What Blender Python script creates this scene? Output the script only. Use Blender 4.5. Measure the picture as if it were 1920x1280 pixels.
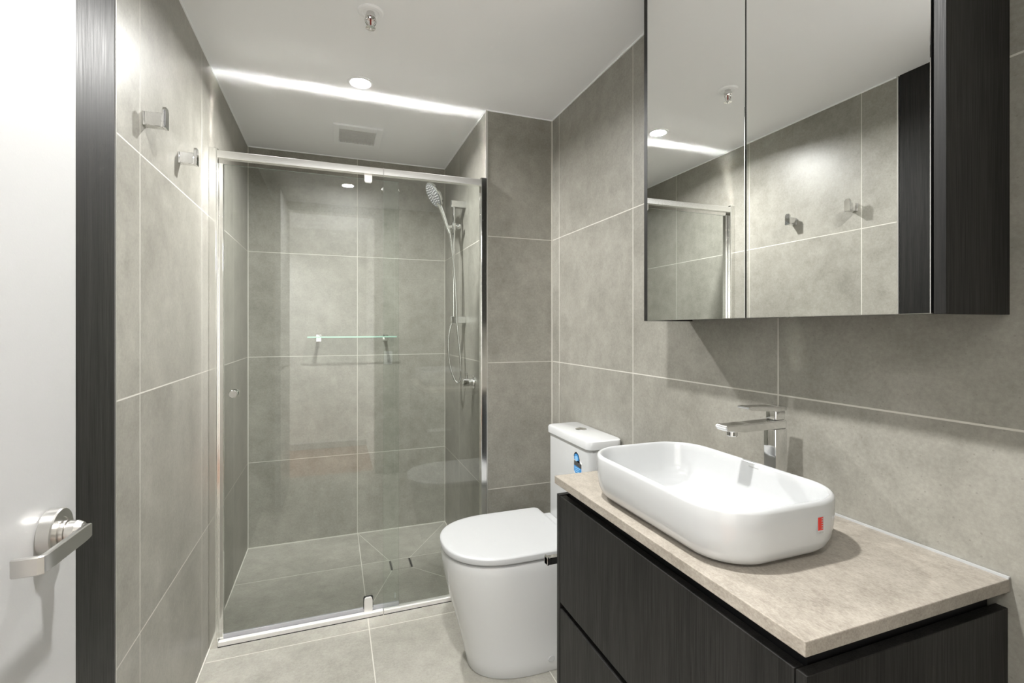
import bpy, bmesh, math
from mathutils import Vector, Matrix

# ------------------------------------------------------------------ scene, camera, light, exposure
S = bpy.context.scene
C = S.collection
for o in list(bpy.data.objects):
    bpy.data.objects.remove(o)

cam_d = bpy.data.cameras.new('camera')
cam_d.sensor_width = 36.0
cam_d.lens = 36.0 * 908.42 / 1920.0
cam_d.shift_y = -24.23 / 1920.0
cam_d.clip_start = 0.01
cam = bpy.data.objects.new('camera', cam_d)
cam.location = (0, 0, 1.2498)
cam.rotation_euler = (math.radians(90), 0, math.radians(-20.267))
C.objects.link(cam)
S.camera = cam

W = bpy.data.worlds.new('world'); S.world = W
W.use_nodes = True
W.node_tree.nodes['Background'].inputs[0].default_value = (0.9, 0.95, 1.0, 1)
W.node_tree.nodes['Background'].inputs[1].default_value = 0.6

S.view_settings.view_transform = 'Standard'
S.view_settings.look = 'None'
S.view_settings.gamma = 1.0
S.view_settings.use_curve_mapping = False
S.view_settings.exposure = 0.0
LAMP = 27.5           # power of each bathroom downlight
HALL_FILL = 21.0           # power of each unseen fill lamp added in the hall

cy = S.cycles
cy.max_bounces = 16; cy.diffuse_bounces = 8; cy.glossy_bounces = 8
cy.transparent_max_bounces = 24; cy.transmission_bounces = 8
cy.caustics_reflective = True
cy.blur_glossy = 0.1
cy.sample_clamp_indirect = 250.0
cy.use_denoising = True

# ------------------------------------------------------------------ room dimensions (metres)
XL, XR, XC = -0.4538, 1.0232, 0.680     # left wall, right wall, shower side wall
YB, YN, YD = 3.0957, 2.192, 0.10        # shower back wall, nib wall face, door wall face
H = 2.2837
ZA, TZ = 1.6875, 0.600                  # tile course joints

# ------------------------------------------------------------------ materials
def new_mat(name):
    m = bpy.data.materials.new(name); m.use_nodes = True
    nt = m.node_tree
    return m, nt, nt.nodes['Principled BSDF']
def node(nt, t, **kw):
    n = nt.nodes.new(t)
    for k, v in kw.items(): setattr(n, k, v)
    return n
def mth(nt, op, a, b=None, c=None):
    n = nt.nodes.new('ShaderNodeMath'); n.operation = op
    for i, v in enumerate((a, b, c)):
        if v is None: continue
        if isinstance(v, (int, float)): n.inputs[i].default_value = v
        else: nt.links.new(v, n.inputs[i])
    return n.outputs[0]
def mixc(nt, fac, a, b):
    n = nt.nodes.new('ShaderNodeMix'); n.data_type = 'RGBA'
    for i, v in ((0, fac), (6, a), (7, b)):
        if isinstance(v, (int, float)): n.inputs[i].default_value = v
        elif isinstance(v, tuple): n.inputs[i].default_value = v + (1,)
        else: nt.links.new(v, n.inputs[i])
    return n.outputs[2]
def noise(nt, vec, scale, detail=4, rough=0.55):
    n = nt.nodes.new('ShaderNodeTexNoise')
    n.inputs['Scale'].default_value = scale; n.inputs['Detail'].default_value = detail
    n.inputs['Roughness'].default_value = rough
    if vec is not None: nt.links.new(vec, n.inputs['Vector'])
    return n.outputs['Fac']
def vscale(nt, vec, s):
    n = nt.nodes.new('ShaderNodeMapping'); nt.links.new(vec, n.inputs[0]); n.inputs[3].default_value = s
    return n.outputs[0]
def mrange(nt, v, a, b, c, d):
    n = nt.nodes.new('ShaderNodeMapRange'); nt.links.new(v, n.inputs[0])
    for i, x in enumerate((a, b, c, d)): n.inputs[i + 1].default_value = x
    return n.outputs[0]

def plain(name, col, rough=0.5, metal=0.0, spec=0.5, coat=0.0, grain=0.0, bump=0.0):
    m, nt, b = new_mat(name)
    pos = node(nt, 'ShaderNodeNewGeometry').outputs['Position']
    f = noise(nt, pos, 14, 3)
    lo = tuple(c * (1 - grain) for c in col); hi = tuple(min(1, c * (1 + grain)) for c in col)
    nt.links.new(mixc(nt, f, lo, hi), b.inputs['Base Color'])
    b.inputs['Roughness'].default_value = rough; b.inputs['Metallic'].default_value = metal
    b.inputs['Specular IOR Level'].default_value = spec
    b.inputs['Coat Weight'].default_value = coat; b.inputs['Coat Roughness'].default_value = 0.05
    if bump:
        bp = node(nt, 'ShaderNodeBump'); bp.inputs['Strength'].default_value = bump; bp.inputs['Distance'].default_value = 0.001
        nt.links.new(noise(nt, pos, 350, 2), bp.inputs['Height']); nt.links.new(bp.outputs[0], b.inputs['Normal'])
    return m

TILE_A, TILE_B = (0.222, 0.214, 0.186), (0.362, 0.351, 0.312)
GROUT = (0.585, 0.57, 0.52)
def tile_mat(name, ua, u0, us, va, v0, vs, gw=0.0036, seed=0.0, rough=0.375, gain=1.0):
    m, nt, b = new_mat(name)
    pos = node(nt, 'ShaderNodeNewGeometry').outputs['Position']
    sep = node(nt, 'ShaderNodeSeparateXYZ'); nt.links.new(pos, sep.inputs[0])
    def line(axis, off, step):
        t = mth(nt, 'DIVIDE', mth(nt, 'SUBTRACT', sep.outputs[axis], off - 50 * step), step)
        fr = mth(nt, 'FRACT', t)
        d = mth(nt, 'MULTIPLY', mth(nt, 'MINIMUM', fr, mth(nt, 'SUBTRACT', 1.0, fr)), step)
        return mth(nt, 'LESS_THAN', d, gw / 2), mth(nt, 'FLOOR', t)
    lu, cu = line(ua, u0, us); lv, cv = line(va, v0, vs)
    g = mth(nt, 'MAXIMUM', lu, lv)
    # every tile samples its own stretch of the cement pattern
    cm = node(nt, 'ShaderNodeCombineXYZ')
    nt.links.new(mth(nt, 'MULTIPLY_ADD', cu, 3.71, seed), cm.inputs[0]); nt.links.new(mth(nt, 'MULTIPLY', cv, 5.13), cm.inputs[1])
    nt.links.new(mth(nt, 'MULTIPLY_ADD', cu, 1.37, cv), cm.inputs[2])
    ad = node(nt, 'ShaderNodeVectorMath', operation='ADD'); nt.links.new(pos, ad.inputs[0]); nt.links.new(cm.outputs[0], ad.inputs[1])
    p = ad.outputs[0]
    big = noise(nt, p, 3.2, 5, 0.6); mid = noise(nt, p, 16, 5, 0.65); fine = noise(nt, p, 120, 4, 0.75)
    f = mth(nt, 'ADD', mth(nt, 'MULTIPLY', big, 0.42), mth(nt, 'ADD', mth(nt, 'MULTIPLY', mid, 0.34), mth(nt, 'MULTIPLY', fine, 0.36)))
    f = mrange(nt, f, 0.42, 0.70, 0.0, 1.0)
    col = mixc(nt, f, tuple(c * gain for c in TILE_A), tuple(c * gain for c in TILE_B))
    vo = node(nt, 'ShaderNodeTexVoronoi'); vo.inputs['Scale'].default_value = 60; nt.links.new(p, vo.inputs['Vector'])
    speck = mth(nt, 'MULTIPLY', mth(nt, 'LESS_THAN', vo.outputs['Distance'], 0.10), 0.35)
    col = mixc(nt, speck, col, (0.15, 0.14, 0.12))
    nt.links.new(mixc(nt, g, col, GROUT), b.inputs['Base Color'])
    nt.links.new(mth(nt, 'MULTIPLY_ADD', mid, 0.10, mth(nt, 'MULTIPLY_ADD', g, 0.3, rough - 0.05)), b.inputs['Roughness'])
    b.inputs['Specular IOR Level'].default_value = 0.5
    bp = node(nt, 'ShaderNodeBump'); bp.inputs['Strength'].default_value = 0.10; bp.inputs['Distance'].default_value = 0.0006
    nt.links.new(mth(nt, 'SUBTRACT', fine, g), bp.inputs['Height']); nt.links.new(bp.outputs[0], b.inputs['Normal'])
    return m

def wood_mat(name, dark, light, axis=2, rough=0.46):
    m, nt, b = new_mat(name)
    pos = node(nt, 'ShaderNodeNewGeometry').outputs['Position']
    s = [420.0, 420.0, 420.0]; s[axis] = 9.0
    s2 = [60.0, 60.0, 60.0]; s2[axis] = 2.0
    a = noise(nt, vscale(nt, pos, s), 1.0, 3, 0.6); c = noise(nt, vscale(nt, pos, s2), 1.0, 3, 0.5)
    f = mrange(nt, mth(nt, 'ADD', mth(nt, 'MULTIPLY', a, 0.55), mth(nt, 'MULTIPLY', c, 0.45)), 0.40, 0.62, 0, 1)
    nt.links.new(mixc(nt, f, dark, light), b.inputs['Base Color'])
    nt.links.new(mrange(nt, a, 0.3, 0.7, rough + 0.1, rough - 0.05), b.inputs['Roughness'])
    b.inputs['Specular IOR Level'].default_value = 0.35
    bp = node(nt, 'ShaderNodeBump'); bp.inputs['Strength'].default_value = 0.25; bp.inputs['Distance'].default_value = 0.0006
    nt.links.new(a, bp.inputs['Height']); nt.links.new(bp.outputs[0], b.inputs['Normal'])
    return m

def glass_mat(name, tint, f0=0.042):
    m = bpy.data.materials.new(name); m.use_nodes = True; nt = m.node_tree
    nt.nodes.clear()
    out = node(nt, 'ShaderNodeOutputMaterial'); mix = node(nt, 'ShaderNodeMixShader')
    tr = node(nt, 'ShaderNodeBsdfTransparent'); gl = node(nt, 'ShaderNodeBsdfGlossy')
    tr.inputs[0].default_value = tint + (1,); gl.inputs['Roughness'].default_value = 0.0
    gl.inputs[0].default_value = (1, 1, 1, 1)
    geo = node(nt, 'ShaderNodeNewGeometry')
    dt = node(nt, 'ShaderNodeVectorMath', operation='DOT_PRODUCT')
    nt.links.new(geo.outputs['Normal'], dt.inputs[0]); nt.links.new(geo.outputs['Incoming'], dt.inputs[1])
    c = mth(nt, 'ABSOLUTE', dt.outputs['Value'])
    p5 = mth(nt, 'POWER', mth(nt, 'SUBTRACT', 1.0, c), 5.0)
    nt.links.new(mth(nt, 'MULTIPLY_ADD', p5, 1 - f0, f0), mix.inputs[0])
    nt.links.new(tr.outputs[0], mix.inputs[1]); nt.links.new(gl.outputs[0], mix.inputs[2]); nt.links.new(mix.outputs[0], out.inputs[0])
    return m
def emit_mat(name, col, s):
    m = bpy.data.materials.new(name); m.use_nodes = True; nt = m.node_tree; nt.nodes.clear()
    out = node(nt, 'ShaderNodeOutputMaterial'); e = node(nt, 'ShaderNodeEmission')
    e.inputs[0].default_value = col + (1,); e.inputs[1].default_value = s
    nt.links.new(e.outputs[0], out.inputs[0]); return m

M = {}
M['paint'] = plain('ceiling paint', (0.91, 0.925, 0.945), 0.9, spec=0.2)
M['wallpaint'] = plain('hall wall paint', (0.80, 0.80, 0.78), 0.85, spec=0.2)
M['doorpaint'] = plain('satin white door paint', (0.435, 0.437, 0.437), 0.33, spec=0.4, bump=0.08)
M['dark'] = wood_mat('dark grained laminate', (0.0038, 0.0036, 0.0033), (0.0160, 0.0152, 0.0141))
M['black'] = plain('black recess', (0.008, 0.008, 0.009), 0.5)
M['chrome'] = plain('polished chrome', (0.74, 0.74, 0.735), 0.06, 1.0)
M['steel'] = plain('brushed satin nickel', (0.58, 0.57, 0.55), 0.30, 1.0)
M['alu'] = plain('bright anodised aluminium', (0.84, 0.84, 0.82), 0.13, 1.0)
def cross_brushed(name, col, rough, aniso):
    m, nt, b = new_mat(name)
    b.inputs['Base Color'].default_value = col + (1,); b.inputs['Metallic'].default_value = 1.0
    b.inputs['Roughness'].default_value = rough; b.inputs['Anisotropic'].default_value = aniso
    t = node(nt, 'ShaderNodeCombineXYZ'); t.inputs[0].default_value = 1.0
    nt.links.new(t.outputs[0], b.inputs['Tangent'])
    return m
M['satin'] = plain('satin silver anodised aluminium', (0.84, 0.83, 0.81), 0.30, 0.25)
M['railalu'] = cross_brushed('cross brushed aluminium rail', (0.86, 0.86, 0.84), 0.235, 1.0)
M['rubber_and_shade'] = plain('black rubber', (0.02, 0.02, 0.02), 0.6)  # guide bracket gasket; also the painted shade under the bottom rail
M['ceramic'] = plain('glazed white ceramic', (0.505, 0.515, 0.52), 0.12, spec=0.5, coat=0.4)
M['panceramic'] = plain('white toilet ceramic', (0.64, 0.65, 0.655), 0.15, coat=0.3)
M['plastic'] = plain('white plastic', (0.47, 0.478, 0.482), 0.35)
M['greyplastic'] = plain('grey spray face plastic', (0.15, 0.155, 0.155), 0.45, grain=0.2)
M['ventgrey'] = plain('grey vent mesh', (0.75, 0.75, 0.75), 0.7)
M['seal'] = plain('clear grey vinyl seal', (0.44, 0.445, 0.47), 0.25)
M['glass'] = glass_mat('clear shower glass', (0.965, 0.98, 0.97))
M['edge'] = plain('green glass edge', (0.22, 0.30, 0.27), 0.1, spec=0.8)
M['shelfglass'] = glass_mat('clear shelf glass', (0.97, 0.985, 0.98))
M['shelfedge'] = plain('pale green shelf edge', (0.42, 0.66, 0.56), 0.1, spec=0.8)
M['mirror'] = plain('silvered mirror', (0.90, 0.91, 0.90), 0.0, 1.0)
M['grout'] = plain('pale grout', GROUT, 0.7)
M['trimw'] = plain('satin aluminium tile trim', (0.72, 0.71, 0.68), 0.3, 0.8)
M['red'] = plain('red sticker print', (0.62, 0.03, 0.02), 0.4)
M['blue'] = plain('blue label print', (0.05, 0.27, 0.62), 0.4)
M['lightblue'] = plain('light blue label print', (0.30, 0.58, 0.88), 0.4)
M['labeldark'] = plain('dark label band', (0.07, 0.07, 0.07), 0.4)
M['labelwhite'] = plain('white label stock', (0.82, 0.83, 0.84), 0.4)
M['greyprint'] = plain('grey print', (0.35, 0.35, 0.34), 0.4)
M['redbulb'] = plain('red sprinkler bulb', (0.22, 0.03, 0.02), 0.1)
M['lamp'] = emit_mat('downlight lens', (1.0, 0.985, 0.95), 40.0)
def stone():
    m, nt, b = new_mat('beige engineered stone')
    pos = node(nt, 'ShaderNodeNewGeometry').outputs['Position']
    st = vscale(nt, pos, (60, 34, 60))
    a = noise(nt, st, 1.0, 7, 0.75); c = noise(nt, pos, 6, 4); d = noise(nt, vscale(nt, pos, (330, 170, 300)), 1.0, 3, 0.7)
    f = mth(nt, 'ADD', mth(nt, 'MULTIPLY', a, 0.42), mth(nt, 'ADD', mth(nt, 'MULTIPLY', c, 0.20), mth(nt, 'MULTIPLY', d, 0.38)))
    nt.links.new(mixc(nt, mrange(nt, f, 0.40, 0.62, 0, 1), (0.245, 0.218, 0.183), (0.43, 0.392, 0.340)), b.inputs['Base Color'])
    b.inputs['Roughness'].default_value = 0.33
    return m
M['stone'] = stone()
def timber():
    m, nt, b = new_mat('red brown floorboards')
    pos = node(nt, 'ShaderNodeNewGeometry').outputs['Position']
    a = noise(nt, vscale(nt, pos, (4, 60, 1)), 1.0, 4)
    nt.links.new(mixc(nt, a, (0.20, 0.085, 0.05), (0.36, 0.19, 0.12)), b.inputs['Base Color'])
    b.inputs['Roughness'].default_value = 0.35
    return m
M['timber'] = timber()
M['t_left'] = tile_mat('left wall cement tile', 1, 1.461, 0.61, 2, ZA, TZ, seed=1.3)
M['t_right'] = tile_mat('right wall cement tile', 1, 2.114, 0.613, 2, ZA, TZ, seed=7.1)
M['t_back'] = tile_mat('back wall cement tile', 0, 0.139, 0.600, 2, ZA, TZ, seed=11.9)
M['t_nib'] = tile_mat('nib wall cement tile', 0, XR + 0.1, 0.600, 2, ZA, TZ, seed=4.4)
M['t_side'] = tile_mat('shower side cement tile', 1, 2.718, 0.610, 2, ZA, TZ, seed=9.2)
M['t_front'] = tile_mat('door wall cement tile', 0, 0.50, 0.600, 2, ZA, TZ, seed=6.2)
M['t_floor'] = tile_mat('floor cement tile', 0, 0.141, 0.600, 1, 2.682, 0.586, seed=2.6, rough=0.46, gain=1.10)

# ------------------------------------------------------------------ mesh helpers
def box(bm, lo, hi, bev=0.0, seg=2):
    lo = Vector(lo); hi = Vector(hi)
    vs = [bm.verts.new((x, y, z)) for x in (lo.x, hi.x) for y in (lo.y, hi.y) for z in (lo.z, hi.z)]
    fs = [(0, 1, 3, 2), (4, 6, 7, 5), (0, 4, 5, 1), (2, 3, 7, 6), (0, 2, 6, 4), (1, 5, 7, 3)]
    faces = [bm.faces.new([vs[i] for i in f]) for f in fs]
    if bev > 0:
        es = {e for f in faces for e in f.edges}
        bmesh.ops.bevel(bm, geom=list(es), offset=bev, segments=seg, profile=0.5, affect='EDGES', clamp_overlap=True)
    return bm
def frame_of(axis):
    a = Vector(axis).normalized()
    t = Vector((0, 0, 1)) if abs(a.z) < 0.9 else Vector((1, 0, 0))
    u = a.cross(t).normalized(); v = a.cross(u).normalized()
    return a, u, v
def lathe(bm, org, axis, prof, n=32, cap=True):
    org = Vector(org); a, u, v = frame_of(axis); rings = []
    for r, h in prof:
        rings.append([bm.verts.new(org + a * h + (u * math.cos(2 * math.pi * i / n) + v * math.sin(2 * math.pi * i / n)) * r) for i in range(n)])
    for p, q in zip(rings[:-1], rings[1:]):
        for i in range(n):
            bm.faces.new((p[i], p[(i + 1) % n], q[(i + 1) % n], q[i]))
    if cap:
        bm.faces.new(list(reversed(rings[0]))); bm.faces.new(rings[-1])
    return bm
def rod(bm, p0, p1, r, r1=None, n=24, bev=0.0):
    p0 = Vector(p0); p1 = Vector(p1); L = (p1 - p0).length; r1 = r if r1 is None else r1
    pr = [(r, 0), (r1, L)] if not bev else [(r - bev, 0), (r, bev), (r1, L - bev), (r1 - bev, L)]
    return lathe(bm, p0, p1 - p0, pr, n)
def spline(pts, k=10):
    P = [Vector(p) for p in pts]; P = [2 * P[0] - P[1]] + P + [2 * P[-1] - P[-2]]; out = []
    for i in range(1, len(P) - 2):
        a, b, c, d = P[i - 1:i + 3]
        for j in range(k):
            t = j / k
            out.append(0.5 * ((2 * b) + (c - a) * t + (2 * a - 5 * b + 4 * c - d) * t * t + (3 * b - a - 3 * c + d) * t ** 3))
    out.append(P[-2]); return out
def tube(bm, pts, r, n=14):
    u = None; rings = []
    for i, p in enumerate(pts):
        d = (pts[min(i + 1, len(pts) - 1)] - pts[max(i - 1, 0)]).normalized()
        if u is None: _, u, _ = frame_of(d)
        u = (u - d * u.dot(d)).normalized(); v = d.cross(u)
        rr = r[i] if isinstance(r, (list, tuple)) else r
        rings.append([bm.verts.new(p + (u * math.cos(2 * math.pi * j / n) + v * math.sin(2 * math.pi * j / n)) * rr) for j in range(n)])
    for p, q in zip(rings[:-1], rings[1:]):
        for j in range(n): bm.faces.new((p[j], p[(j + 1) % n], q[(j + 1) % n], q[j]))
    bm.faces.new(list(reversed(rings[0]))); bm.faces.new(rings[-1]); return bm
def loft(bm, loops, cap0=True, cap1=True):
    R = [[bm.verts.new(p) for p in L] for L in loops]; n = len(R[0])
    for p, q in zip(R[:-1], R[1:]):
        for i in range(n): bm.faces.new((p[i], p[(i + 1) % n], q[(i + 1) % n], q[i]))
    if cap0: bm.faces.new(list(reversed(R[0])))
    if cap1: bm.faces.new(R[-1])
    return bm
def prism(bm, poly, d):
    """a flat outline (3D points) pushed along d"""
    d = Vector(d); return loft(bm, [[Vector(p) for p in poly], [Vector(p) + d for p in poly]])
def rrect(cx, cyy, hx, hy, r, z, n=12):
    out = []; r = min(r, hx - 1e-4, hy - 1e-4)
    for sx, sy, a0 in ((1, 1, 0), (-1, 1, 90), (-1, -1, 180), (1, -1, 270)):
        for i in range(n + 1):
            a = math.radians(a0 + 90 * i / n)
            out.append((cx + sx * (hx - r) + r * math.cos(a), cyy + sy * (hy - r) + r * math.sin(a), z))
    return out

def obj(name, bm, mat, parent=None, org=None, ang=20, mats=None):
    bmesh.ops.recalc_face_normals(bm, faces=bm.faces)
    if org is None and parent is not None:
        p = parent
        while p.parent: p = p.parent
        org = Vector(p.location)
    if org is None: org = Vector((0, 0, 0))
    bmesh.ops.translate(bm, vec=-Vector(org), verts=bm.verts)
    me = bpy.data.meshes.new(name); bm.to_mesh(me); bm.free()
    me.materials.append(M[mat] if isinstance(mat, str) else mat)
    for x in (mats or []): me.materials.append(M[x])
    for p in me.polygons: p.use_smooth = True
    me.set_sharp_from_angle(angle=math.radians(ang))
    o = bpy.data.objects.new(name, me); C.objects.link(o)
    if parent: o.parent = parent
    else: o.location = org
    return o
def B(*a, **k): return box(bmesh.new(), *a, **k)
def L(*a, **k): return lathe(bmesh.new(), *a, **k)
def Rd(*a, **k): return rod(bmesh.new(), *a, **k)
def thing(name, label, cat, loc, group=None):
    o = bpy.data.objects.new(name, None); o.empty_display_size = 0.05
    C.objects.link(o); o.location = loc
    return tag(o, label, cat, group)
def tag(o, label, cat, group=None):
    o['label'] = label; o['category'] = cat
    if group: o['group'] = group
    return o
def struct(name, bm, mat, label, cat, ang=20):
    o = obj(name, bm, mat, ang=ang); o['kind'] = 'structure'; o['label'] = label; o['category'] = cat
    return o

# ------------------------------------------------------------------ the room shell
T = 0.10
struct('floor', B((XL - T, YD - 0.13, -0.12), (XR + T, YB + T, 0.0)), 't_floor', 'grey cement-look tiled floor running through into the shower', 'floor')
struct('ceiling', B((-1.45, -1.15, H), (XR + T, YB + T, H + 0.1)), 'paint', 'plain white flat ceiling', 'ceiling')
struct('wall_left', B((XL - T, 1.3165, 0), (XL, YB, H)), 't_left', 'grey tiled wall on the left carrying the two hooks', 'wall')
struct('wall_left_entry', B((XL - T, YD - T, 0), (XL - 0.030, 1.3165, H)), 'wallpaint', 'wall behind the white open door', 'wall')
struct('wall_back', B((XL, YB, 0), (XC, YB + T, H)), 't_back', 'grey tiled wall at the back of the shower with the glass shelf', 'wall')
struct('wall_shower_side', B((XC, YN + 0.012, 0), (XC + 0.15, YB, H)), 't_side', 'narrow tiled shower side wall carrying the shower rail', 'wall')
struct('wall_nib', B((XC, YN, 0), (XR, YN + 0.012, H)), 't_nib', 'shadowed grey tiled wall between shower and right-hand wall', 'wall')
struct('wall_right', B((XR, YD, 0), (XR + T, YN + 0.012, H)), 't_right', 'grey tiled wall on the right behind basin and mirror cabinet', 'wall')
# door wall with its opening
DX0, DX1, DZ = -0.372, 0.336, 2.215
bm = bmesh.new()
box(bm, (XL, YD - 0.11, 0), (DX0, YD, H)); box(bm, (DX1, YD - 0.11, 0), (XR, YD, H)); box(bm, (DX0, YD - 0.11, DZ), (DX1, YD, H))
struct('wall_front', bm, 't_front', 'tiled wall around the doorway facing the shower', 'wall')
# the hall beyond the doorway, seen reflected in the shower glass
struct('floor_hall', B((-1.3, -1.02, -0.12), (DX1, YD - 0.13, -0.001)), 'timber', 'red brown timber floor of the hall, reflected in the shower glass', 'floor')
struct('wall_hall_far', B((-1.3, -1.12, 0), (DX1 + T, -1.02, H)), 'wallpaint', 'white hall wall opposite the doorway, reflected in the shower glass', 'wall')
struct('wall_hall_right', B((DX1, -1.02, 0), (DX1 + T, YD - 0.11, H)), 'wallpaint', 'white hall end wall beside the doorway', 'wall')
struct('wall_hall_left', B((-1.4, -1.02, 0), (-1.3, YD - 0.11, H)), 'wallpaint', 'white hall wall at its far left end', 'wall')
struct('wall_hall_near', B((-1.3, YD - 0.115, 0), (XL, YD - 0.11, H)), 'wallpaint', 'white hall wall left of the doorway', 'wall')
struct('baseboard_hall', B((-1.3, -1.02, 0), (DX1, -1.006, 0.062), 0.003), 'doorpaint', 'white baseboard along the hall wall', 'baseboard')

# dark panel lining the left wall behind the door, and the tile trims
o = struct('trim_1', B((XL - 0.028, YD, 0.0), (XL + 0.001, 1.3080, H), 0.0012), 'dark', 'tall dark wood-grain panel between white door and tiled left wall', 'panel')
struct('trim_2', B((XL - 0.028, 1.3135, 0), (XL + 0.0012, 1.3180, H)), 'trimw', 'thin pale metal trim edging the left wall tiles', 'trim')
struct('trim_3', B((XC - 0.002, YN - 0.002, 0), (XC + 0.007, YN + 0.012, H), 0.001), 'trimw', 'bright metal trim on the outer corner of the nib wall', 'trim')
def bead(name, lo, hi, label): return struct(name, B(lo, hi), 'grout', label, 'trim')
g = 0.004
bead('trim_4', (XL, YB - g, 0), (XL + g, YB, H), 'pale silicone joint in the left back shower corner')
bead('trim_5', (XC - g * .6, YB - g * .6, 0), (XC, YB, H), 'pale silicone joint in the right back shower corner')
bead('trim_6', (XR - g * 1.3, YN - g, 0), (XR, YN, H), 'pale silicone joint between nib wall and right wall')
bead('trim_7', (XL, YB - g * 1.2, 0), (XC, YB, g * 1.2), 'pale silicone joint along the foot of the back wall')
bead('trim_8', (XL, 1.32, 0), (XL + g, YB, g), 'pale silicone joint along the foot of the left wall')
bead('trim_9', (XC - g, YN, 0), (XC, YB, g), 'pale silicone joint along the foot of the shower side wall')
bead('trim_10', (XC, YN - g, 0), (XR, YN, g), 'pale silicone joint along the foot of the nib wall')
cg = 0.0045
bm = bmesh.new()
box(bm, (XL, 1.32, H - cg), (XL + cg, YB, H)); box(bm, (XL, YB - cg, H - cg), (XC, YB, H)); box(bm, (XC - cg, YN, H - cg), (XC, YB, H))
box(bm, (XC, YN - cg, H - cg), (XR, YN, H)); box(bm, (XR - cg, YD, H - cg), (XR, YN, H))
struct('trim_11', bm, 'paint', 'thin white caulk line where walls meet ceiling', 'trim')

# ------------------------------------------------------------------ the open door
XD = -0.330
door = thing('door_1', 'white flush door standing open along the left wall', 'door', (XD - 0.0175, YD + 0.01, 0.012))
door['kind'] = 'structure'
obj('door_leaf', B((XD - 0.035, YD + 0.01, 0.012), (XD, 0.829, 2.19), 0.0015), 'doorpaint', door)
for z in (0.25, 1.1, 1.95):
    obj('hinge', Rd((XD - 0.030, YD + 0.004, z - 0.05), (XD - 0.030, YD + 0.004, z + 0.05), 0.006), 'steel', door)
dh = obj('door_handle', L((XD, 0.757, 0.998), (1, 0, 0), [(0.0275, 0), (0.0290, 0.0012), (0.0290, 0.0135), (0.0278, 0.0150), (0.018, 0.0152), (0.018, 0.0146), (0.0175, 0.0142)], 48), 'steel', door)
dh['label'] = 'brushed nickel lever handle on round rose'
obj('neck', L((XD + 0.0138, 0.757, 0.997), (1, 0, 0), [(0.0145, 0), (0.0145, 0.0065), (0.0120, 0.007), (0.0120, 0.008), (0.0135, 0.0084), (0.0130, 0.016), (0.0100, 0.022)], 32), 'steel', dh)
# flat lever, swept along its plan: out from the neck, along the door, then back towards the door
def lever():
    xo = XD + 0.0405; t = 0.0060
    ctr = [(xo - 0.0100, 0.7590), (xo - 0.0050, 0.7615), (xo - 0.0012, 0.7615), (xo, 0.7600), (xo, 0.7570), (xo, 0.7520), (xo, 0.745), (xo, 0.71), (xo, 0.675),
           (xo, 0.6600), (xo - 0.0008, 0.6565), (xo - 0.0035, 0.6545), (xo - 0.012, 0.6540), (xo - 0.0220, 0.6540), (xo - 0.0243, 0.6548)]
    hts = [0.0040, 0.0060, 0.0074, 0.0085, 0.0093, 0.0098] + [0.0100] * 9
    ctr = [Vector((x, y, 0)) for x, y in ctr]; rings = []; n = len(ctr)
    for i, p in enumerate(ctr):
        d = (ctr[min(i + 1, n - 1)] - ctr[max(i - 1, 0)]).normalized()
        nn = Vector((d.y, -d.x, 0)); hh = hts[i]; zc = 0.9955 + (0.757 - p.y) * 0.035; b = 0.0012; q = []
        for (a, h) in ((-t / 2, -hh + b), (-t / 2 + b, -hh), (t / 2 - b, -hh), (t / 2, -hh + b), (t / 2, hh - b), (t / 2 - b, hh), (-t / 2 + b, hh), (-t / 2, hh - b)):
            q.append(Vector((p.x, p.y, zc)) + nn * a + Vector((0, 0, h)))
        rings.append(q)
    return loft(bmesh.new(), rings)
obj('lever', lever(), 'steel', dh, ang=30)

# ------------------------------------------------------------------ light switch beside the doorway (seen reflected)
ls = thing('light_switch', 'white light switch plate beside the doorway, reflected in the shower glass', 'light switch', (0.446, YD, 0.9985))
obj('switch_plate', B((0.411, YD, 0.941), (0.481, YD + 0.008, 1.056), 0.002), 'labelwhite', ls)
for z in (0.975, 1.022): obj('rocker', B((0.437, YD + 0.008, z - 0.011), (0.455, YD + 0.012, z + 0.011), 0.001), 'plastic', ls)

# ------------------------------------------------------------------ ceiling fittings
def downlight(x, y, label, power, spread):
    t = thing('downlight', label, 'ceiling light', (x, y, H), 'recessed downlights')
    obj('trim_ring', L((x, y, H), (0, 0, -1), [(0.054, 0), (0.054, 0.002), (0.050, 0.004), (0.043, 0.004), (0.0405, 0.002), (0.0405, 0)], 40, cap=False), 'paint', t)
    obj('lens', L((x, y, H - 0.0005), (0, 0, -1), [(0.0405, 0), (0.0405, 0.0012)], 40), 'lamp', t)
    ld = bpy.data.lights.new('downlight_lamp', 'AREA'); ld.shape = 'DISK'; ld.size = 0.076; ld.energy = power; ld.spread = math.radians(spread); ld.color = (1.0, 0.992, 0.972)
    lo = bpy.data.objects.new('lamp', ld); C.objects.link(lo); lo.parent = t; lo.location = (0, 0, -0.0025)
    return t
downlight(0.108, 2.132, 'glowing round downlight in the ceiling just outside the shower screen', LAMP, 160)
downlight(0.100, 0.720, 'round downlight near the doorway, its glow reflected in the shower glass', LAMP, 160)
downlight(-0.62, -0.55, 'added fill lamp in the hall ceiling beyond the doorway', HALL_FILL, 130)  # unseen lamp added to brighten the hall and fill through the doorway
downlight(-1.00, -0.45, 'added fill lamp at the left end of the hall ceiling', HALL_FILL, 130)  # second added hall fill lamp, also out of sight

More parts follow.
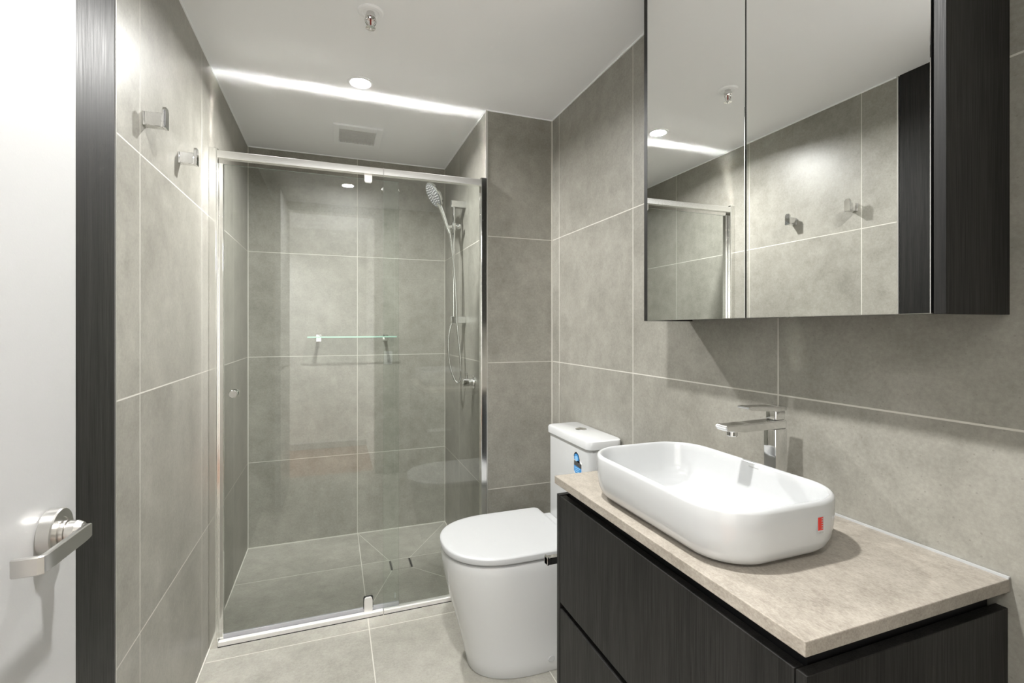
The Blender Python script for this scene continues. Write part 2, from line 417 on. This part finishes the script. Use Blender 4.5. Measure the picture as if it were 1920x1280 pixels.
sp = thing('sprinkler_head', 'chrome fire sprinkler hanging from the white ceiling', 'sprinkler', (0.115, 1.644, H))
sx, sy = 0.115, 1.644
obj('escutcheon', L((sx, sy, H), (0, 0, -1), [(0.041, 0), (0.041, 0.002), (0.037, 0.005), (0.028, 0.0065), (0.024, 0.004), (0.016, 0.003)], 40), 'paint', sp)
obj('body', L((sx, sy, H - 0.003), (0, 0, -1), [(0.013, 0), (0.013, 0.010), (0.0165, 0.010), (0.0165, 0.018), (0.011, 0.019), (0.009, 0.023)], 12), 'chrome', sp)
fr = bmesh.new()
for s in (-1, 1):
    tube(fr, spline([(sx + s * 0.008, sy, H - 0.021), (sx + s * 0.0155, sy, H - 0.027), (sx + s * 0.0155, sy, H - 0.034), (sx + s * 0.009, sy, H - 0.045), (sx + s * 0.003, sy, H - 0.050)], 5), 0.0032, 10)
obj('frame', fr, 'chrome', sp, ang=60)
obj('bulb', L((sx, sy, H - 0.024), (0, 0, -1), [(0.001, 0), (0.0028, 0.003), (0.0030, 0.015), (0.0015, 0.023)], 16), 'redbulb', sp)
df = L((sx, sy, H - 0.049), (0, 0, -1), [(0.005, 0), (0.006, 0.003), (0.0155, 0.0035), (0.0160, 0.0055), (0.004, 0.0060), (0.003, 0.009)], 24)
obj('deflector', df, 'chrome', sp)

ev = thing('exhaust_vent', 'square white exhaust vent in the ceiling above the shower', 'vent', (0.120, 2.722, H))
bm = bmesh.new(); x0, x1, y0, y1 = 0.0, 0.243, 2.588, 2.852; gx0, gx1, gy0, gy1 = 0.030, 0.213, 2.636, 2.822
box(bm, (x0, y0, H - 0.010), (gx0, y1, H), 0.002); box(bm, (gx1, y0, H - 0.010), (x1, y1, H), 0.002)
box(bm, (gx0, y0, H - 0.010), (gx1, gy0, H), 0.002); box(bm, (gx0, gy1, H - 0.010), (gx1, y1, H), 0.002)
obj('vent_frame', bm, 'paint', ev)
bm = bmesh.new()
n = 22
for i in range(n):
    x = gx0 + (gx1 - gx0) * (i + 0.5) / n; box(bm, (x - 0.0022, gy0, H - 0.009), (x + 0.0022, gy1, H - 0.005))
for i in range(5):
    y = gy0 + (gy1 - gy0) * (i + 0.5) / 5; box(bm, (gx0, y - 0.0015, H - 0.008), (gx1, y + 0.0015, H - 0.0055))
box(bm, (gx0, gy0, H - 0.002), (gx1, gy1, H - 0.0002))
obj('grille', bm, 'ventgrey', ev)

# ------------------------------------------------------------------ shower screen
YS = YN - 0.002
sc = thing('shower_screen', 'chrome-framed clear glass shower screen with sliding door', 'shower screen', (0.11, YS, 0))
bm = bmesh.new()
box(bm, (XL, YS - 0.014, 0.0), (-0.428, YS + 0.028, 1.957), 0.0015); box(bm, (-0.428, YS - 0.012, 0.0), (-0.4245, YS + 0.004, 1.957))
obj('wall_channel', bm, 'alu', sc)
bm = bmesh.new(); box(bm, (0.651, YS - 0.014, 0.0), (XC - 0.0022, YS + 0.022, 1.957), 0.0015)
obj('side_post', bm, 'alu', sc)
rail = obj('top_rail', B((-0.428, YS - 0.013, 1.9185), (0.651, YS + 0.014, 1.9485), 0.002), 'railalu', sc)
obj('rail_joint', B((0.205, YS - 0.0142, 1.9165), (0.2085, YS + 0.015, 1.950)), 'chrome', rail)
bm = bmesh.new()
box(bm, (-0.424, YS - 0.012, 0.0025), (0.651, YS + 0.010, 0.0190), 0.0015)
box(bm, (-0.424, YS + 0.010, 0.0), (0.651, YS + 0.034, 0.010), 0.001)
br = obj('bottom_rail', bm, 'satin', sc)
obj('rail_gap_shade', B((-0.424, YS - 0.0125, 0.0), (0.651, YS + 0.009, 0.0025)), 'rubber_and_shade', br)  # black strip painting the shade in the gap below the rail
obj('rail_joint', B((0.205, YS - 0.0130, 0.0), (0.2085, YS + 0.010, 0.0195)), 'chrome', br)
def pane(x0, x1, y0, y1, z0, z1):
    bm = B((x0, y0, z0), (x1, y1, z1))
    return bm
def glass_obj(name, bm, big_axis, mat, edge, parent):
    bm.normal_update()
    bmesh.ops.recalc_face_normals(bm, faces=bm.faces)
    for f in bm.faces:
        f.material_index = 0 if abs(f.normal[big_axis]) > 0.9 else 1
    return obj(name, bm, mat, parent, mats=[edge])
glass_obj('fixed_panel', pane(0.2065, 0.6515, YS - 0.003, YS + 0.003, 0.017, 1.9195), 1, 'glass', 'edge', sc)
yg = YS + 0.018
dr = glass_obj('sliding_door', pane(-0.410, 0.2755, yg - 0.003, yg + 0.003, 0.030, 1.903), 1, 'glass', 'edge', sc)
obj('door_stile', B((-0.4255, yg - 0.011, 0.022), (-0.4085, yg + 0.011, 1.905), 0.001), 'alu', dr)
obj('bottom_seal', B((-0.4085, yg - 0.005, 0.014), (0.2755, yg + 0.005, 0.034), 0.001), 'seal', dr)
for s in (-1, 1):
    obj('knob', L((-0.372, yg + s * 0.003, 0.990), (0, s, 0), [(0.008, 0), (0.008, 0.008), (0.0145, 0.008), (0.0155, 0.010), (0.0155, 0.023), (0.014, 0.025)], 28), 'chrome', dr)
rb = bmesh.new()
prism(rb, [(0.1275, yg - 0.006, 1.930), (0.1275, yg - 0.006, 1.892), (0.1300, yg - 0.006, 1.886), (0.1340, yg - 0.006, 1.884), (0.1530, yg - 0.006, 1.884), (0.1570, yg - 0.006, 1.886), (0.1595, yg - 0.006, 1.892), (0.1595, yg - 0.006, 1.930)], (0, -0.012, 0))
obj('roller_bracket', rb, 'satin', dr)
gb = bmesh.new()
prism(gb, [(0.1265, yg - 0.006, 0.012), (0.1265, yg - 0.006, 0.066), (0.1290, yg - 0.006, 0.075), (0.1350, yg - 0.006, 0.080), (0.1530, yg - 0.006, 0.080), (0.1590, yg - 0.006, 0.075), (0.1615, yg - 0.006, 0.066), (0.1615, yg - 0.006, 0.012)], (0, -0.012, 0))
gbo = obj('guide_bracket', gb, 'satin', dr)
gp = bmesh.new()
prism(gp, [(0.1235, yg - 0.0045, 0.03), (0.1235, yg - 0.0045, 0.078), (0.1275, yg - 0.0045, 0.084), (0.1605, yg - 0.0045, 0.084), (0.1645, yg - 0.0045, 0.078), (0.1645, yg - 0.0045, 0.03)], (0, -0.002, 0))
obj('gasket', gp, 'rubber_and_shade', gbo)
obj('clamp_stud', B((0.2015, YS - 0.006, 1.852), (0.2065, YS + 0.006, 1.868), 0.001), 'chrome', sc)
obj('guide_stud', B((0.2560, yg + 0.003, 0.046), (0.2640, yg + 0.010, 0.068), 0.002), 'plastic', dr)

# ------------------------------------------------------------------ in the shower
fd = thing('floor_drain', 'square tile-insert floor drain in the shower floor', 'floor drain', (0.337, 2.617, 0))
for x in (0.286, 0.388):
    obj('slot', B((x - 0.0045, 2.566, 0.0), (x + 0.0045, 2.669, 0.0012)), 'black', fd)
    for d in (-0.0055, 0.0055):
        obj('slot_rim', B((x + d - 0.0012, 2.564, 0.0), (x + d + 0.0012, 2.671, 0.0016)), 'steel', fd)
obj('tile_insert', B((0.2930, 2.566, 0.0), (0.381, 2.669, 0.0012)), 't_floor', fd)
bm = bmesh.new()
def strip(p, q, w=0.0024):
    p = Vector((p[0], p[1], 0.0)); q = Vector((q[0], q[1], 0.0)); d = (q - p).normalized(); nn = Vector((-d.y, d.x, 0)) * w / 2
    prism(bm, [p - nn, q - nn, q + nn, p + nn], (0, 0, 0.0006))
strip((0.286, 2.669), (0.145, 3.09)); strip((0.388, 2.669), (0.676, 3.09)); strip((0.286, 2.566), (0.145, 2.235)); strip((0.388, 2.566), (0.676, 2.235))
gj = obj('grout_joint', bm, 'grout', bpy.data.objects['floor'])

sh = thing('glass_shelf', 'clear glass shelf on two chrome brackets on the shower back wall', 'shelf', (0.111, YB, 1.2))
bm = B((-0.137, 2.968, 1.197), (0.359, YB - 0.004, 1.205))
glass_obj('shelf_plate', bm, 2, 'shelfglass', 'shelfedge', sh)
for x in (-0.080, 0.302):
    bm = bmesh.new()
    box(bm, (x - 0.008, 2.975, 1.183), (x + 0.008, YB, 1.1968), 0.001); box(bm, (x - 0.008, 2.975, 1.1968), (x + 0.008, 2.993, 1.211), 0.001)
    box(bm, (x - 0.014, YB - 0.006, 1.172), (x + 0.014, YB, 1.214), 0.001)
    obj('bracket', bm, 'chrome', sh)

# sliding rail
RX, RY = 0.616, 2.585
sr = thing('shower_rail', 'upright chrome shower rail with square brackets on the shower side wall', 'shower rail', (XC, RY, 1.6))
obj('rail', Rd((RX, RY, 1.292), (RX, RY, 1.930), 0.0090, bev=0.001), 'chrome', sr)
for z0, z1 in ((1.908, 1.944), (1.279, 1.316)):
    obj('bracket', B((0.5995, RY - 0.018, z0), (XC, RY + 0.018, z1), 0.002), 'chrome', sr)
sl = bmesh.new()
lathe(sl, (RX, RY, 1.785), (0, 0, 1), [(0.013, 0), (0.016, 0.003), (0.016, 0.037), (0.013, 0.040)], 24)
rod(sl, (RX - 0.012, RY - 0.002, 1.803), (RX - 0.038, RY - 0.004, 1.796), 0.012, 0.015, 20, 0.001)
so = obj('slider', sl, 'chrome', sr)
obj('knob', L((RX + 0.012, RY - 0.004, 1.806), (1, -0.3, 0), [(0.006, 0), (0.012, 0.003), (0.0165, 0.010), (0.017, 0.017), (0.013, 0.025), (0.006, 0.028)], 24), 'chrome', so)
# hand shower with its hose
hs = thing('hand_shower', 'chrome hand shower and looping hose resting on the shower rail', 'hand shower', (RX - 0.045, RY, 1.80))
h0 = Vector((0.590, RY - 0.010, 1.765)); h1 = Vector((0.540, RY - 0.010, 1.905)); 
obj('handle', tube(bmesh.new(), spline([h0, (0.577, RY - 0.010, 1.800), (0.562, RY - 0.010, 1.845), h1, (0.530, RY - 0.008, 1.925)], 6), [0.0095 + 0.0035 * (i / 24) for i in range(25)], 18), 'chrome', hs, ang=60)
hd_dir = Vector((-0.84, -0.20, -0.50)).normalized(); hc = Vector((0.508, RY - 0.002, 1.966))
def oval(c, axis, prof, up, k=1.0, n=36):
    bm = bmesh.new(); a = Vector(axis).normalized(); u = (Vector(up) - a * Vector(up).dot(a)).normalized(); v = a.cross(u); R = []
    for r, h in prof: R.append([c + a * h + u * math.cos(2 * math.pi * i / n) * r * k + v * math.sin(2 * math.pi * i / n) * r for i in range(n)])
    return loft(bm, R)
up = Vector((-0.45, 0.0, 0.9))
hd = obj('head', oval(hc, hd_dir, [(0.020, -0.028), (0.040, -0.023), (0.054, -0.012), (0.0605, 0.0), (0.0605, 0.004), (0.0585, 0.006)], up, 1.20), 'chrome', hs)
obj('spray_face', oval(hc, hd_dir, [(0.0555, 0.0045), (0.0555, 0.0072), (0.051, 0.0085)], up, 1.20), 'greyplastic', hd)
bm = bmesh.new()
a = hd_dir; uu = (up - a * up.dot(a)).normalized(); vv = a.cross(uu)
for ring, k in ((0.010, 6), (0.020, 12), (0.030, 16), (0.040, 20), (0.048, 24)):
    for i in range(k):
        an = 2 * math.pi * i / k; p = hc + a * 0.0082 + uu * math.cos(an) * ring * 1.2 + vv * math.sin(an) * ring
        rod(bm, p, p + a * 0.0022, 0.0017, 0.0012, 8)
obj('nozzles', bm, 'ventgrey', hd)
hp = [(0.591, RY - 0.010, 1.763), (0.598, RY - 0.020, 1.70), (0.612, RY - 0.024, 1.58), (0.622, RY - 0.026, 1.42), (0.628, RY - 0.028, 1.27), (0.640, RY - 0.030, 1.15), (0.648, RY - 0.028, 1.03), (0.649, RY - 0.022, 0.985),
      (0.640, RY - 0.012, 0.958), (0.624, RY - 0.006, 0.966), (0.603, RY - 0.002, 1.020), (0.590, RY, 1.09), (0.586, RY, 1.18), (0.595, RY, 1.245), (0.606, RY, 1.279)]
obj('hose', tube(bmesh.new(), spline(hp, 10), 0.0062, 14), 'chrome', hs, ang=60)
# mixer
mx = thing('shower_mixer', 'small chrome shower mixer tap low on the shower side wall', 'mixer tap', (XC, 2.405, 0.975))
obj('wall_plate', L((XC, 2.405, 0.975), (-1, 0, 0), [(0.0345, 0), (0.0345, 0.004), (0.031, 0.007)], 36), 'chrome', mx)
obj('body', L((XC - 0.006, 2.405, 0.975), (-1, 0, 0), [(0.0215, 0), (0.0215, 0.018), (0.0195, 0.020), (0.0195, 0.022), (0.0215, 0.024), (0.0215, 0.052), (0.019, 0.055)], 32), 'chrome', mx)
lv = Rd((XC - 0.040, 2.405, 0.995), (XC - 0.043, 2.400, 1.024), 0.0060, 0.0075, 16, 0.001)
obj('lever', lv, 'chrome', mx, ang=40)

# ------------------------------------------------------------------ toilet
TX, TY = 0.620, 1.757
to = thing('toilet', 'white back-to-wall toilet with square cistern beside the vanity', 'toilet', (0.70, TY, 0))
def dshape(xf, xb, hw, z, rb=0.03, n=40, p=2.35, yc=TY, fl=None):
    """D outline: superelliptic nose towards -x, squarer back"""
    fl = fl or min(0.24, (xb - xf) * 0.55); xm = xf + fl; out = []
    for i in range(n + 1):
        a = math.pi / 2 + math.pi * i / n
        c, s = math.cos(a), math.sin(a)
        out.append((xm - fl * abs(c) ** (2 / p), yc + hw * math.copysign(abs(s) ** (2 / p), s), z))
    for i in range(7):
        a = math.radians(270 + 90 * i / 6); out.append((xb - rb + rb * math.cos(a), yc - hw + rb + rb * math.sin(a), z))
    for i in range(7):
        a = math.radians(0 + 90 * i / 6); out.append((xb - rb + rb * math.cos(a), yc + hw - rb + rb * math.sin(a), z))
    return out
prof = [(0.000, 0.474, 0.146), (0.006, 0.470, 0.150), (0.05, 0.462, 0.153), (0.12, 0.446, 0.160), (0.20, 0.424, 0.171), (0.28, 0.402, 0.184), (0.35, 0.386, 0.194), (0.40, 0.379, 0.199), (0.425, 0.378, 0.2005), (0.4335, 0.380, 0.199), (0.4355, 0.384, 0.195)]
bm = loft(bmesh.new(), [dshape(xf, XR - 0.002, hw, z) for z, xf, hw in prof])
pan = obj('pan', bm, 'panceramic', to, ang=50)
obj('bolt_cap', L((0.745, TY - 0.1515, 0.050), (0, -1, 0), [(0.013, -0.004), (0.013, 0.002), (0.010, 0.004)], 24), 'plastic', pan)
bm = loft(bmesh.new(), [dshape(xf, 0.835, hw, z, 0.02, fl=0.235) for z, xf, hw in ((0.4365, 0.388, 0.192), (0.4372, 0.386, 0.194), (0.4432, 0.386, 0.194), (0.4440, 0.388, 0.192))])
obj('seat', bm, 'plastic', to, ang=50)
lid_loops = [dshape(xf, xb, hw, z, 0.022, fl=0.235) for z, xf, xb, hw in ((0.4445, 0.377, 0.838, 0.203), (0.4460, 0.3745, 0.840, 0.2055), (0.4620, 0.3735, 0.841, 0.2065), (0.4660, 0.3765, 0.839, 0.2040), (0.4680, 0.384, 0.835, 0.1970), (0.4692, 0.40, 0.825, 0.182), (0.4698, 0.45, 0.79, 0.13))]
obj('lid', loft(bmesh.new(), lid_loops), 'plastic', to, ang=50)
obj('hinge_cover', B((0.838, TY - 0.155, 0.4345), (0.8805, TY + 0.155, 0.455), 0.004), 'plastic', to)
CX0, CX1, CYC, CH = 0.880, XR - 0.003, 1.745, 0.181
def rr(x0, x1, hw, z, r): return rrect((x0 + x1) / 2, CYC, (x1 - x0) / 2, hw, r, z, 8)
bm = loft(bmesh.new(), [rr(CX0 + 0.002, CX1, CH - 0.002, 0.4355, 0.024), rr(CX0, CX1, CH, 0.440, 0.026), rr(CX0, CX1, CH, 0.7985, 0.026)])
ci = obj('cistern', bm, 'panceramic', to, ang=50)
bm = loft(bmesh.new(), [rr(CX0 + 0.002, CX1, CH - 0.003, 0.7985, 0.022), rr(CX0 + 0.002, CX1, CH - 0.003, 0.8015, 0.022), rr(CX0 - 0.005, CX1, CH + 0.004, 0.8015, 0.026), rr(CX0 - 0.0075, CX1, CH + 0.0065, 0.804, 0.028),
                        rr(CX0 - 0.008, CX1, CH + 0.007, 0.826, 0.028), rr(CX0 - 0.005, CX1, CH + 0.004, 0.8325, 0.026), rr(CX0 + 0.003, CX1 - 0.003, CH - 0.004, 0.8355, 0.022)])
cl = obj('cistern_lid', bm, 'panceramic', ci, ang=40)
bx, by = 0.957, 1.772
bm = L((bx, by, 0.835), (0, 0, 1), [(0.0235, 0), (0.0235, 0.0022), (0.0215, 0.0032), (0.0205, 0.0024)], 36)
fb = obj('flush_ring', bm, 'chrome', ci)
for s in (-1, 1):
    bm = bmesh.new(); q = [(bx + s * 0.0012, by - 0.0195, 0.836)]
    pts = []
    for i in range(17):
        an = math.radians(-86 + 172 * i / 16); pts.append((bx + s * (0.0012 + 0.0185 * math.cos(an)), by + 0.0195 * math.sin(an), 0.836))
    prism(bm, pts, (0, 0, 0.0030))
    obj('flush_button', bm, 'steel', ci)
# blue water label on the cistern front: dome with arc, dark band, rounded blue body
lx = CX0 - 0.0004
def yz(pts, t=0.0005, x=lx): return prism(bmesh.new(), [(x, y, z) for y, z in pts], (-t, 0, 0))
def arc(cyy, cz, r, a0, a1, n=18): return [(cyy + r * math.cos(math.radians(a0 + (a1 - a0) * i / n)), cz + r * math.sin(math.radians(a0 + (a1 - a0) * i / n))) for i in range(n + 1)]
yl, yr = 1.683, 1.624; ym = (yl + yr) / 2; dome = yl - 0.019
wl = obj('water_label', yz([(yl + 0.003, 0.690), (yr - 0.003, 0.690), (yr - 0.003, 0.7405), (dome - 0.021, 0.748)] + arc(dome, 0.752, 0.022, 0, 180)[1:] ), 'labelwhite', ci)
wl['label'] = 'small blue and white water label'
obj('label_dome', prism(bmesh.new(), [(lx - 0.0005, y, z) for y, z in arc(dome, 0.750, 0.0185, -20, 200)], (-0.0004, 0, 0)), 'blue', wl)
obj('label_disc', prism(bmesh.new(), [(lx - 0.0009, y, z) for y, z in arc(dome, 0.750, 0.0105, 0, 340)], (-0.0004, 0, 0)), 'lightblue', wl)
obj('label_band', prism(bmesh.new(), [(lx - 0.0005, y, z) for y, z in ((yl, 0.722), (yr, 0.719), (yr, 0.736), (yl, 0.739))], (-0.0006, 0, 0)), 'labeldark', wl)
obj('label_body', prism(bmesh.new(), [(lx - 0.0005, y, z) for y, z in [(yl, 0.722), (yl, 0.701), (yl - 0.008, 0.693), (yr + 0.008, 0.693), (yr, 0.701), (yr, 0.719)]], (-0.0005, 0, 0)), 'blue', wl)
bm = bmesh.new()
for (y0, y1, z) in ((yl - 0.006, yr + 0.010, 0.713), (yl - 0.010, yr + 0.018, 0.706), (yl - 0.006, yr + 0.014, 0.699)):
    prism(bm, [(lx - 0.001, y0, z), (lx - 0.001, y1, z), (lx - 0.001, y1, z + 0.003), (lx - 0.001, y0, z + 0.003)], (-0.0003, 0, 0))
obj('label_print', bm, 'lightblue', wl)

# ------------------------------------------------------------------ vanity
VX, VY0, VY1 = 0.576, 0.4565, 1.2045
va = thing('vanity_cabinet', 'dark wood-grain vanity cabinet with two drawers under the stone top', 'cabinet', (0.80, 0.83, 0.2))
ZD = 0.7985
obj('carcass', B((VX + 0.020, VY0 + 0.017, 0.203), (XR, VY1 - 0.017, 0.74)), 'black', va)
obj('recess_rail', B((VX + 0.026, VY0 + 0.020, 0.74), (XR - 0.015, VY1 - 0.020, 0.8255)), 'black', va)
for y0, y1 in ((VY0, VY0 + 0.0165), (VY1 - 0.0165, VY1)):
    obj('side_panel', B((VX, y0, 0.20), (XR, y1, ZD), 0.0012), 'dark', va)
obj('bottom_panel', B((VX + 0.02, VY0 + 0.0165, 0.20), (XR, VY1 - 0.0165, 0.216)), 'dark', va)
for z0, z1 in ((0.5095, ZD - 0.0015), (0.202, 0.4925)):
    obj('drawer', B((VX + 0.0005, VY0 + 0.0195, z0), (VX + 0.019, VY1 - 0.0185, z1), 0.0012), 'dark', va)
vt = obj('stone_countertop', B((0.5695, 0.4535, 0.8260), (XR - 0.001, 1.2065, 0.8470), 0.0016), 'stone')
tag(vt, 'beige stone vanity top carrying the white basin', 'countertop')
sb = obj('silicone_joint', B((XR - 0.006, 0.4535, 0.8470), (XR - 0.001, 1.2065, 0.8505)), 'plastic', vt)

# toilet roll holder on the far side of the vanity
th = thing('toilet_roll_holder', 'chrome toilet roll holder on the vanity side next to the toilet', 'toilet roll holder', (0.735, VY1, 0.59))
obj('mounting_plate', B((0.715, VY1 - 0.001, 0.572), (0.755, VY1 + 0.008, 0.612), 0.001), 'chrome', th)
bm = bmesh.new(); box(bm, (0.726, VY1 + 0.008, 0.582), (0.744, VY1 + 0.060, 0.602), 0.001); box(bm, (0.566, VY1 + 0.042, 0.582), (0.744, VY1 + 0.060, 0.602), 0.001)
box(bm, (0.566, VY1 + 0.041, 0.581), (0.571, VY1 + 0.061, 0.605), 0.001)
obj('bar', bm, 'chrome', th)

# ------------------------------------------------------------------ basin
BX, BY, BHX, BHY = 0.733, 0.832, 0.153, 0.235
ba = thing('wash_basin', 'white rounded rectangular basin standing on the stone top', 'basin', (BX, BY, 0.847))
def bl(z, i, r): return rrect(BX, BY, BHX - i, BHY - i, r, z, 14)
ZR = 0.9530
loops = [bl(0.8472, 0.044, 0.060), bl(0.8500, 0.030, 0.072), bl(0.8560, 0.019, 0.082), bl(0.8660, 0.0100, 0.088), bl(0.880, 0.0045, 0.092), bl(0.900, 0.0015, 0.095), bl(0.925, 0.0, 0.096), bl(ZR - 0.008, 0.0, 0.096),
         bl(ZR - 0.003, 0.0012, 0.095), bl(ZR - 0.0006, 0.0040, 0.093), bl(ZR, 0.0065, 0.090), bl(ZR - 0.0012, 0.0095, 0.087), bl(ZR - 0.005, 0.0115, 0.085), bl(0.935, 0.0135, 0.083), bl(0.905, 0.0180, 0.079), bl(0.885, 0.0240, 0.074),
         bl(0.873, 0.0330, 0.067), bl(0.866, 0.0460, 0.058), bl(0.863, 0.070, 0.045), bl(0.861, 0.11, 0.030)]
obj('bowl', loft(bmesh.new(), loops), 'ceramic', ba, ang=60)
obj('waste_plug', L((BX + 0.01, BY, 0.8608), (0, 0, 1), [(0.031, 0), (0.031, 0.003), (0.028, 0.0055), (0.020, 0.0066)], 36), 'ceramic', ba)
# small sticker on the end wall of the bowl, faint print on the inside of the back rim
ysf = BY - BHY - 0.0003
def xzp(x0, x1, z0, z1, y=ysf, t=0.0004): return prism(bmesh.new(), [(x0, y, z0), (x1, y, z0), (x1, y, z1), (x0, y, z1)], (0, -t, 0))
st = obj('sticker', xzp(0.7780, 0.7950, 0.8970, 0.9268), 'ceramic', ba)
st['label'] = 'small red and white sticker'
obj('sticker_print', xzp(0.7785, 0.7905, 0.9040, 0.9262, ysf - 0.0004, 0.0003), 'red', st)
bm = bmesh.new()
for i in range(5):
    z = 0.9065 + i * 0.0040; x = 0.7865
    prism(bm, [(x, ysf - 0.0007, z), (x + 0.005, ysf - 0.0007, z), (x + 0.005, ysf - 0.0007, z + 0.0018), (x, ysf - 0.0007, z + 0.0018)], (0, -0.0002, 0))
for i in range(3):
    x = 0.7790 + i * 0.0045
    prism(bm, [(x, ysf - 0.0004, 0.8985), (x + 0.003, ysf - 0.0004, 0.8985), (x + 0.003, ysf - 0.0004, 0.9015), (x, ysf - 0.0004, 0.9015)], (0, -0.0003, 0))
obj('sticker_text', bm, 'greyprint', st)
bm = bmesh.new()
for i in range(9):
    y = 0.836 - i * 0.0032; x = BX + BHX - 0.0126
    prism(bm, [(x, y, 0.9410), (x, y - 0.0022, 0.9410), (x + 0.0003, y - 0.0022, 0.9432), (x + 0.0003, y, 0.9432)], (-0.0003, 0, 0))
obj('rim_print', bm, 'greyprint', ba)

# ------------------------------------------------------------------ basin tap
tx, ty = 0.949, 0.831
tp = thing('basin_mixer_tap', 'tall square chrome mixer tap behind the basin', 'tap', (tx, ty, 0.847))
obj('body', B((tx - 0.0185, ty - 0.0165, 0.847), (tx + 0.0185, ty + 0.0165, 1.0235), 0.003, 3), 'chrome', tp)
bm = bmesh.new(); w = 0.0165
poly = [(tx + 0.0185, 1.0235), (0.842, 1.0235), (0.800, 1.0265), (0.792, 1.0310), (0.789, 1.0365), (0.792, 1.0400), (tx + 0.0185, 1.0425)]
prism(bm, [(x, ty - w, z) for x, z in poly], (0, 2 * w, 0))
bmesh.ops.bevel(bm, geom=list(bm.edges), offset=0.002, segments=2, affect='EDGES', clamp_overlap=True)
spo = obj('spout', bm, 'chrome', tp)
obj('aerator', L((0.822, ty, 1.026), (0, 0, -1), [(0.0115, 0), (0.0115, 0.010), (0.0105, 0.0115)], 24), 'chrome', spo)
obj('cartridge', B((tx - 0.0150, ty - 0.0145, 1.0420), (tx + 0.0160, ty + 0.0145, 1.0645), 0.004, 3), 'chrome', tp)
bm = bmesh.new()
poly = [(tx + 0.0175, 1.0635), (tx - 0.015, 1.0635), (0.865, 1.0690), (0.853, 1.0730), (0.852, 1.0765), (0.858, 1.0775), (tx + 0.0175, 1.0735)]
prism(bm, [(x, ty - w, z) for x, z in poly], (0, 2 * w, 0))
bmesh.ops.bevel(bm, geom=list(bm.edges), offset=0.0015, segments=2, affect='EDGES', clamp_overlap=True)
obj('lever', bm, 'chrome', tp)

# ------------------------------------------------------------------ mirror cabinet
MX, MY0, MY1, MZ0, MZ1 = 0.860, 0.4545, 1.2055, 1.2720, H - 0.006
mc = thing('mirror_cabinet', 'wall-hung mirror cabinet with two mirrored doors and dark sides', 'mirror cabinet', (0.94, 0.83, MZ0))
for y0, y1 in ((MY0, MY0 + 0.0165), (MY1 - 0.0165, MY1)):
    obj('side_panel', B((MX, y0, MZ0), (XR, y1, MZ1), 0.0008), 'dark', mc)
obj('carcass', B((MX + 0.022, MY0 + 0.0165, MZ0 + 0.004), (XR, MY1 - 0.0165, MZ1)), 'dark', mc)
for y0, y1 in ((MY0 + 0.0195, 0.8275), (0.8315, MY1 - 0.0170)):
    d = obj('mirror_door', B((MX + 0.004, y0 + 0.001, MZ0 + 0.002), (MX + 0.021, y1 - 0.001, MZ1 - 0.004)), 'black', mc)
    obj('mirror_glass', B((MX - 0.001, y0, MZ0 + 0.0005), (MX + 0.004, y1, MZ1 - 0.003), 0.0012, 2), 'mirror', d, ang=15)

# ------------------------------------------------------------------ robe hooks
def hook():
    t = thing('robe_hook', 'square chrome robe hook on the left wall, nearer to the white door', 'hook', (XL, 1.489, 1.79), 'robe hooks')
    y, z = 1.489, 1.794
    bm = B((XL, y - 0.0135, z - 0.027), (XL + 0.004, y + 0.0125, z + 0.008), 0.001)
    obj('wall_plate', bm, 'chrome', t)
    obj('arm', B((XL + 0.004, y - 0.012, z - 0.0265), (XL + 0.042, y + 0.012, z + 0.0085), 0.001), 'chrome', t)
    bm = bmesh.new()
    pl = [(-0.0135, -0.0275), (0.0135, -0.0275), (0.0135, 0.018), (0.008, 0.0265), (-0.008, 0.0265), (-0.0135, 0.018)]
    prism(bm, [(XL + 0.042, y + a, z + b) for a, b in pl], (0.0085, 0, 0))
    bmesh.ops.bevel(bm, geom=list(bm.edges), offset=0.001, segments=2, affect='EDGES', clamp_overlap=True)
    obj('front_plate', bm, 'chrome', t)
    return t
hk = hook()
h2 = hk.copy(); C.objects.link(h2); h2.location = (XL, 1.789, 1.79)
h2['label'] = 'square chrome robe hook on the left wall, nearer to the shower screen'
for ch in list(hk.children):
    c = ch.copy(); C.objects.link(c); c.parent = h2
